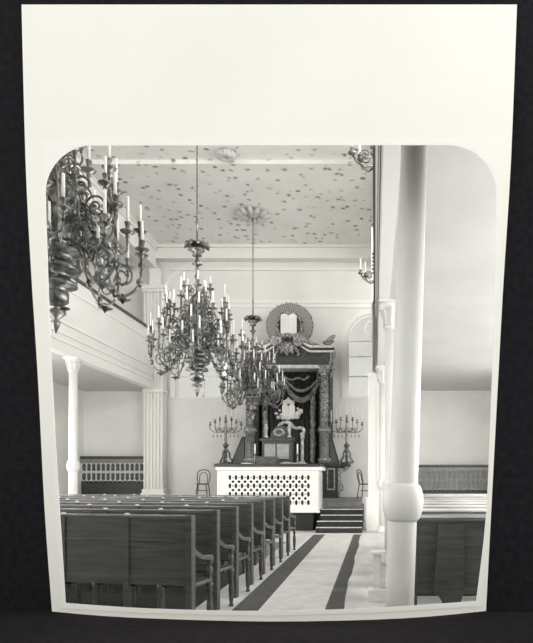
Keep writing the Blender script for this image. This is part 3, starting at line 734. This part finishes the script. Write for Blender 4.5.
# ------------------------------------------------------------------ branched candelabra on the shrine ledge
def candelabrum(cxp, lab):
    cx = AX(cxp); cy = D+0.15
    t = thing('candelabrum', lab, 'candelabrum', (cx, cy, ZT), 'branched candelabra beside the shrine')
    k_ = 1.0/30.9*D/19.3
    h = lambda y: (463.5-y)/F*D
    bm = lathe(B(), [(0.21,0),(0.20,0.04),(0.05,0.07),(0.04,0.14),(0.06,0.24),(0.04,0.32),(0.08,0.40),(0.05,0.50),(0.08,0.56),(0.11,0.60),(0.05,0.64)], cx, cy, ZT, 14)
    for q in range(3):
        a = 2*PI*q/3 - PI/2
        c, s = math.cos(a), math.sin(a)
        tube(bm, [(cx+c*r, cy+s*r, ZT+z) for r, z in ((0.06,0.44),(0.13,0.34),(0.13,0.22),(0.20,0.12),(0.24,0.05),(0.2,0.035))], [0.025,0.03,0.03,0.035,0.035,0.03], 6)
    obj('base', bm, M['brass'], t)
    obj('stem', lathe(B(), [(0.05,0.62),(0.035,0.7),(0.05,0.82),(0.03,0.95),(0.06,1.0),(0.03,1.06),(0.05,1.15),(0.03,1.3),(0.05,1.36),(0.02,1.5)], cx, cy, ZT, 12), M['brass'], t)
    def cup(bm, x, z):
        lathe(bm, [(0.012,-0.06),(0.05,-0.03),(0.055,-0.02),(0.02,0.0),(0.028,0.05),(0.03,0.07)], x, cy, z, 8)
    def cand(x, z, par): obj('candle', lathe(B(), [(0.013,0.06),(0.011,0.44),(0.003,0.455)], x, cy, z, 8), M['candle'], par)
    bm = B(); cup(bm, cx, ZT+1.5); ctr = obj('centre_cup', bm, M['brass'], t); cand(cx, ZT+1.5, ctr)
    for r, z in ((0.19,1.44),(0.34,1.36),(0.50,1.28)):
        for sgn in (1,-1):
            bm = B()
            pts = [(0.02,1.08),(r*.35,1.02),(r*.75,1.03),(r,1.12),(r,z-0.05)]
            tube(bm, [(cx+sgn*a, cy, ZT+b) for a,b in smooth(pts,4)], 0.014, 6)
            tube(bm, [(cx+sgn*(r*.55+0.07*math.cos(q*.5)*(1-q*.05)), cy, ZT+1.10+0.07*math.sin(q*.5)*(1-q*.05)) for q in range(15)], 0.011, 5)
            cup(bm, cx+sgn*r, ZT+z)
            lathe(bm, [(0.004,-0.2),(0.022,-0.15),(0.004,-0.10),(0.004,-0.02)], cx+sgn*r*.8, cy, ZT+1.04, 6)
            a = obj('branch', bm, M['brass'], t); cand(cx+sgn*r, ZT+z, a)
candelabrum(224.5, 'branched candelabrum on the left ledge of the shrine, above the bentwood chair')
candelabrum(346.5, 'branched candelabrum on the right ledge of the shrine, above the steps')

# ------------------------------------------------------------------ bentwood chairs
def bentwood(x, y, z, rz, lab):
    t = thing('bentwood_chair', lab, 'chair', (0,0,0), 'bentwood chairs')
    obj('seat', lathe(B(), [(0.19,0.43),(0.21,0.44),(0.21,0.465),(0.18,0.47)], 0, 0, 0, 24), M['wood'], t)
    for sx_ in (1,-1):
        obj('leg', tube(B(), [(sx_*0.13,-0.13,0.44),(sx_*0.16,-0.17,0.22),(sx_*0.19,-0.2,0)], 0.017, 8), M['wood'], t)
    pts = [(-0.2,0.22,0),(-0.18,0.19,0.25),(-0.165,0.165,0.45),(-0.2,0.2,0.62),(-0.205,0.225,0.78),(-0.15,0.245,0.88),(0,0.255,0.92),(0.15,0.245,0.88),(0.205,0.225,0.78),(0.2,0.2,0.62),(0.165,0.165,0.45),(0.18,0.19,0.25),(0.2,0.22,0)]
    obj('back_hoop', tube(B(), pts, 0.017, 8), M['wood'], t)
    pts = [(-0.12,0.165,0.46),(-0.13,0.195,0.6),(-0.12,0.22,0.74),(-0.06,0.235,0.81),(0,0.238,0.825),(0.06,0.235,0.81),(0.12,0.22,0.74),(0.13,0.195,0.6),(0.12,0.165,0.46)]
    obj('inner_hoop', tube(B(), pts, 0.013, 8), M['wood'], t)
    obj('leg_ring', tube(B(), [(0.165*math.cos(2*PI*k/20), 0.165*math.sin(2*PI*k/20)+0.01, 0.24) for k in range(20)], 0.011, 6, True), M['wood'], t)
    t.location = (x, y, z); t.rotation_euler = (0,0,rz)
bentwood(X(202.5,19.4), 19.4, POD+0.006, math.radians(6), 'small bentwood chair against the wall left of the lattice platform')
bentwood(X(366,19.0)-0.0, 19.05, POD+0.006, math.radians(70), 'bentwood chair half hidden behind the pier at right of the steps')

# ------------------------------------------------------------------ chandeliers
H0 = 1.62       # local zero = bottom finial, that much above the eye
def make_chandelier():
    t = thing('chandelier', '', 'chandelier', (0,0,0), 'branched candle chandeliers down the middle of the hall')
    z = lambda h: h - H0
    bm = lathe(B(), [(0.02, z(4.75)), (0.02, z(5.25)), (0.014, z(5.27)), (0.014, z(7.74))], 0, 0, 0, 8)
    for hh in (5.2, 6.4, 7.0): sphere(bm, 0, 0, z(hh), 0.026)
    lathe(bm, [(0.03, z(7.66)), (0.09, z(7.72)), (0.1, z(7.768))], 0, 0, 0, 12)
    obj('rod', bm, M['brass'], t)
    bm = lathe(B(), [(0.03,z(4.45)),(0.11,z(4.47)),(0.07,z(4.52)),(0.15,z(4.56)),(0.16,z(4.6)),(0.1,z(4.64)),(0.06,z(4.72)),(0.02,z(4.8))], 0, 0, 0, 14)
    for k in range(10):
        a = 2*PI*k/10; c, s = math.cos(a), math.sin(a)
        tube(bm, [(c*q, s*q, z(h)) for q, h in ((0.05,4.63),(0.14,4.70),(0.22,4.69),(0.28,4.63))], [0.02,0.045,0.05,0.02], 5)
    obj('canopy', bm, M['brass'], t)
    prof = [(4.46,.02),(4.35,.05),(4.3,.12),(4.27,.05),(4.12,.025),(4.05,.06),(3.98,.025),(3.86,.05),(3.82,.025),(3.72,.03),(3.66,.10),(3.5,.12),(3.42,.06),(3.36,.14),(3.28,.07),(3.1,.10),(2.98,.17),(2.9,.19),(2.8,.12),(2.7,.14),(2.62,.16)]
    bm = lathe(B(), [(r, z(h)) for h, r in prof[::-1]], 0, 0, 0, 14); obj('stem', bm, M['brass'], t)
    prof = [(2.62,.16),(2.58,.29),(2.54,.30),(2.5,.2),(2.42,.2),(2.38,.27),(2.33,.28),(2.30,.18),(2.24,.16),(2.2,.24),(2.16,.25),(2.13,.12),(2.08,.15),(1.98,.145),(1.93,.07),(1.90,.035),(1.88,.115),(1.85,.115),(1.78,.03),(1.76,.055),(1.72,.045),(1.62,.0)]
    bm = lathe(B(), [(r, z(h)) for h, r in prof[::-1]], 0, 0, 0, 18)
    obj('pendant_bowl', bm, M['brass'], t)
    def cup(bm, c, s, r, h, off=0.0):
        x, y = c*r - s*off, s*r + c*off
        lathe(bm, [(0.018,-0.13),(0.018,-0.09),(0.03,-0.07),(0.02,-0.05),(0.085,-0.02),(0.09,-0.008),(0.03,0.0),(0.024,0.03),(0.036,0.075),(0.038,0.09)], x, y, z(h), 9)
        return x, y
    def candle(x, y, h, par, L=0.26):
        L *= random.uniform(0.7, 1.1)
        obj('candle', lathe(B(), [(0.019,0.08),(0.018,0.08+L),(0.004,0.09+L)], x, y, z(h), 8), M['candle'], par)
    def spiral(bm, c, s, r0, h0, R, turns, w, flip=1):
        n = int(14*turns); pts = []
        for q in range(n+1):
            a = q/n*turns*2*PI; rr = R*(1-0.78*q/n)
            pts.append((c*(r0+flip*rr*math.cos(a)), s*(r0+flip*rr*math.cos(a)), z(h0+rr*math.sin(a))))
        tube(bm, pts, w, 5)
    N = 8
    for k in range(N):                                   # lower tier
        a = 2*PI*k/N + 0.12; c, s = math.cos(a), math.sin(a)
        bm = B()
        P = lambda r, h, o=0.0: (c*r - s*o, s*r + c*o, z(h))
        pts = smooth([(0.16,2.66),(0.32,2.62),(0.46,2.40),(0.58,2.20),(0.74,2.12),(0.90,2.2),(0.98,2.36),(0.98,2.55),(0.96,2.74)], 3)
        tube(bm, [P(*p) for p in pts], 0.017, 6)
        spiral(bm, c, s, 0.76, 2.36, 0.155, 1.5, 0.013, -1)
        spiral(bm, c, s, 0.44, 2.70, 0.15, 1.7, 0.016, 1)
        lathe(bm, [(0.003,-0.1),(0.03,-0.07),(0.1,-0.045),(0.1,-0.035),(0.02,-0.02),(0.02,0.02)], c*0.76, s*0.76, z(2.13), 9)
        # leaf clasps on the arm
        for (r, h) in ((0.5,2.33),(0.66,2.15),(0.96,2.3),(0.98,2.5)):
            x_, y_, z_ = P(r, h); sphere(bm, x_, y_, z_, 0.042, 0.055, 6)
        ends = []
        for off, rr, hh in ((0.0, 0.97, 2.93), (0.17, 0.99, 2.70), (-0.17, 0.99, 2.66)):
            if off: tube(bm, [P(*p) for p in smooth([(0.97,2.45,0),(0.98,2.42,off*.6),(0.99,2.5,off),(rr,hh-.1,off)],3)] if False else [P(0.97,2.46), P(0.98,2.42,off*.5), P(0.99,2.47,off*.95), P(rr,hh-.12,off)], 0.014, 5)
            else: tube(bm, [P(0.96,2.7), P(rr,hh-.12)], 0.018, 6)
            ends.append(cup(bm, c, s, rr, hh, off) + (hh,))
        # inner candle on the scroll
        tube(bm, [P(0.66,2.17), P(0.66,2.3), P(0.7,2.4)], 0.012, 5)
        ends.append(cup(bm, c, s, 0.70, 2.50) + (2.50,))
        arm = obj('lower_arm', bm, M['brass'], t)
        for e in ends: candle(*e, arm)
    for k in range(N):                                   # upper tier
        a = 2*PI*(k+.5)/N + 0.12; c, s = math.cos(a), math.sin(a)
        bm = B(); P = lambda r, h, o=0.0: (c*r - s*o, s*r + c*o, z(h))
        pts = smooth([(0.12,3.06),(0.26,3.12),(0.38,2.98),(0.50,2.84),(0.64,2.86),(0.70,3.0),(0.68,3.16),(0.66,3.3)], 3)
        tube(bm, [P(*p) for p in pts], 0.016, 6)
        spiral(bm, c, s, 0.50, 3.05, 0.14, 1.6, 0.014, -1)
        spiral(bm, c, s, 0.30, 3.28, 0.13, 1.6, 0.015, 1)
        spiral(bm, c, s, 0.30, 2.86, 0.12, 1.4, 0.013, -1)
        for (r, h) in ((0.4,2.95),(0.6,2.84),(0.7,3.05),(0.67,3.2)):
            x_, y_, z_ = P(r, h); sphere(bm, x_, y_, z_, 0.04, 0.055, 6)
        ends = []
        for off, rr, hh in ((0.0, 0.66, 3.50), (0.15, 0.68, 3.30), (-0.15, 0.68, 3.26)):
            if off: tube(bm, [P(0.68,3.06), P(0.69,3.03,off*.5), P(0.69,3.09,off*.95), P(rr,hh-.12,off)], 0.013, 5)
            else: tube(bm, [P(0.66,3.28), P(rr,hh-.12)], 0.017, 6)
            ends.append(cup(bm, c, s, rr, hh, off) + (hh,))
        arm = obj('upper_arm', bm, M['brass'], t)
        for e in ends: candle(*e, arm)
    for k in range(12):                                  # pierced scrollwork round the body
        a = 2*PI*k/12 + 0.3; c, s = math.cos(a), math.sin(a); bm = B()
        spiral(bm, c, s, 0.30, 2.98, 0.13, 1.9, 0.012, 1); spiral(bm, c, s, 0.46, 2.66, 0.12, 1.8, 0.012, -1)
        spiral(bm, c, s, 0.22, 3.46, 0.10, 1.7, 0.011, 1); spiral(bm, c, s, 0.62, 2.52, 0.09, 1.6, 0.010, 1)
        sphere(bm, c*0.60, s*0.60, z(2.64), 0.03, 0.05, 6); sphere(bm, c*0.44, s*0.44, z(2.82), 0.03, 0.05, 6)
        tube(bm, [(c*q, s*q, z(h)) for q, h in ((0.13,3.46),(0.22,3.36),(0.31,3.11),(0.42,2.98),(0.44,2.82),(0.46,2.78),(0.57,2.66),(0.60,2.64),(0.62,2.55))], 0.012, 5)
        obj('scrollwork', bm, M['brasslight'] if k % 3 == 0 else M['brass'], t)
    for k in range(5):                                   # little arms round the neck
        a = 2*PI*k/5; c, s = math.cos(a), math.sin(a)
        bm = B(); P = lambda r, h: (c*r, s*r, z(h))
        tube(bm, [P(*p) for p in smooth([(0.06,3.6),(0.16,3.66),(0.24,3.56),(0.30,3.6),(0.29,3.72)],3)], 0.014, 5)
        spiral(bm, c, s, 0.17, 3.78, 0.08, 1.3, 0.011, 1)
        cup(bm, c, s, 0.29, 3.82)
        arm = obj('neck_arm', bm, M['brass'], t); candle(c*0.29, s*0.29, 3.82, arm, 0.2)
    return t
ch = make_chandelier()
for k, (x, y, rz, lab) in enumerate(((-3.59, 6.75, 0.27, 'nearest brass candle chandelier, cut by the left edge of the arched window'),
                              (-3.58, 12.07, 0.05, 'large brass candle chandelier hanging whole in the middle, over the pews'),
                              (-3.58, 17.6, 0.3, 'farthest brass candle chandelier, hanging in front of the carved shrine'))):
    o = ch if k == 0 else copytree(ch)
    o.location = (x, y, EYE+H0); o.scale = (0.91, 0.91, 1.0); o.rotation_euler = (0,0,rz); o['label'] = lab
# ceiling rosettes
def rosette(x, y, r, lab):
    t = thing('ceiling_rosette', lab, 'ceiling rosette', (x, y, CEIL), 'plaster rosettes on the ceiling')
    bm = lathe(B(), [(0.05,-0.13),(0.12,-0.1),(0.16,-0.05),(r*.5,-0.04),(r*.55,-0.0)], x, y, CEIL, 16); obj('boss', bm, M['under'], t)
    bm = B()
    for k in range(12):
        a = 2*PI*k/12; c, s = math.cos(a), math.sin(a)
        tube(bm, [(x+c*q, y+s*q, CEIL+h) for q, h in ((r*.35,-.05),(r*.6,-.09),(r*.85,-.07),(r,-.03))], [.04,.09,.08,.03], 6)
    obj('leaves', bm, M['under'], t)
rosette(-3.58, 17.6, 0.52, 'pale plaster ceiling rosette above the farthest chandelier')
rosette(-3.55, 14.3, 0.22, 'pale plaster ceiling rosette near the top edge, without a lamp')

# gas brackets on the right gallery front
def bracket(y, hy, lab, sc_):
    x = -0.0; z0 = EYE+hy
    t = thing('wall_bracket', lab, 'lamp bracket', (x, y, z0), 'lamp brackets on the right gallery front')
    obj('backplate', lathe(B(), [(0.09,-0.2),(0.1,-0.1),(0.1,0.3),(0.06,0.42)], x+0.11, y, z0, 10), M['brass'], t)
    for k, (ex, o) in enumerate(((0.42, -0.1), (0.3, 0.14))):
        bm = tube(B(), [(x-a*ex/0.4+0.04, y+o*b, z0+h) for a, b, h in ((0.0,0,0.0),(0.08,.3,-0.10),(0.2,.6,-0.14),(0.34,1,-0.06),(0.40,1,0.06))], 0.02, 6)
        tube(bm, [(x-0.16-0.1*math.cos(q*.5)*(1-q*.04), y+o*.5, z0+0.06+0.1*math.sin(q*.5)*(1-q*.04)) for q in range(18)], 0.014, 5)
        lathe(bm, [(0.02,-.02),(0.07,0),(0.07,.02),(0.03,.05),(0.04,.1)], x-ex+0.04, y+o, z0+0.06, 8)
        ar = obj('arm', bm, M['brass'], t)
        obj('candle', lathe(B(), [(0.018,.1),(0.018,.4)], x-ex+0.04, y+o, z0+0.06, 8), M['candle'], ar)
    bm = B()
    for q in range(6): sphere(bm, x-0.05, y, z0+0.12+q*0.1, 0.035, None, 8)
    obj('bead_chain', bm, M['brass'], t)
bracket(10.05, 5.32, 'dark lamp bracket at the top edge left of the right hand gallery', 1)
bracket(15.9, 5.32, 'smaller dark lamp bracket lower down by the edge of the right hand gallery', 1)

# ------------------------------------------------------------------ light
w = bpy.data.worlds.new('World'); sc.world = w; w.use_nodes = True
bg = w.node_tree.nodes['Background']; bg.inputs['Color'].default_value = (1.0, 0.995, 0.98, 1); bg.inputs['Strength'].default_value = 1.08
def area(name, loc, rot, sx_, sy_, power):
    l = bpy.data.lights.new(name, 'AREA'); l.shape = 'RECTANGLE'; l.size = sx_; l.size_y = sy_; l.energy = power; l.color = (1.0, 0.995, 0.975)
    o = bpy.data.objects.new(name, l); C.objects.link(o); o.location = loc; o.rotation_euler = rot; return o
for i, (y0, y1, z0, z1) in enumerate(RWIN):
    area('daylight_and_fill', (XR+0.35, (y0+y1)/2, (z0+z1)/2), (0, PI/2-math.radians(16 if z0 > 4 else 34), 0), z1-z0, y1-y0, (640, 470, 130)[i-3] if z0 > 4 else (330, 330, 240)[i])
for (a, b, z0, z1) in FILL_FWIN:
    area('daylight_and_fill', ((a+b)/2, YF-0.25, (z0+z1)/2), (PI/2-math.radians(20), 0, 0), b-a, z1-z0, (300 if z0 > 4 else 170) if a > 0 else (280 if z0 > 4 else 260))  # fill lamps added outside the unseen front windows
for (y0, y1, z0, z1) in FILL_LWIN:
    area('daylight_and_fill', (XL-0.35, (y0+y1)/2, (z0+z1)/2), (0, -PI/2+math.radians(34), 0), z1-z0, y1-y0, 300)  # fill lamps added outside the unseen left windows

# ------------------------------------------------------------------ camera
cam = bpy.data.cameras.new('Camera'); co = bpy.data.objects.new('Camera', cam); C.objects.link(co)
co.location = (0, 0, EYE); co.rotation_euler = (PI/2, 0, 0)
cam.sensor_fit = 'VERTICAL'; cam.sensor_height = 36.0; cam.lens = F/643*36.0
cam.shift_x = -(CX-266.5)/643; cam.shift_y = (CY-321.5)/643
cam.clip_end = 200
sc.camera = co
sc.view_settings.view_transform = 'Standard'; sc.view_settings.look = 'None'
sc.view_settings.exposure = 0.0; sc.view_settings.gamma = 1.0; sc.view_settings.use_curve_mapping = False
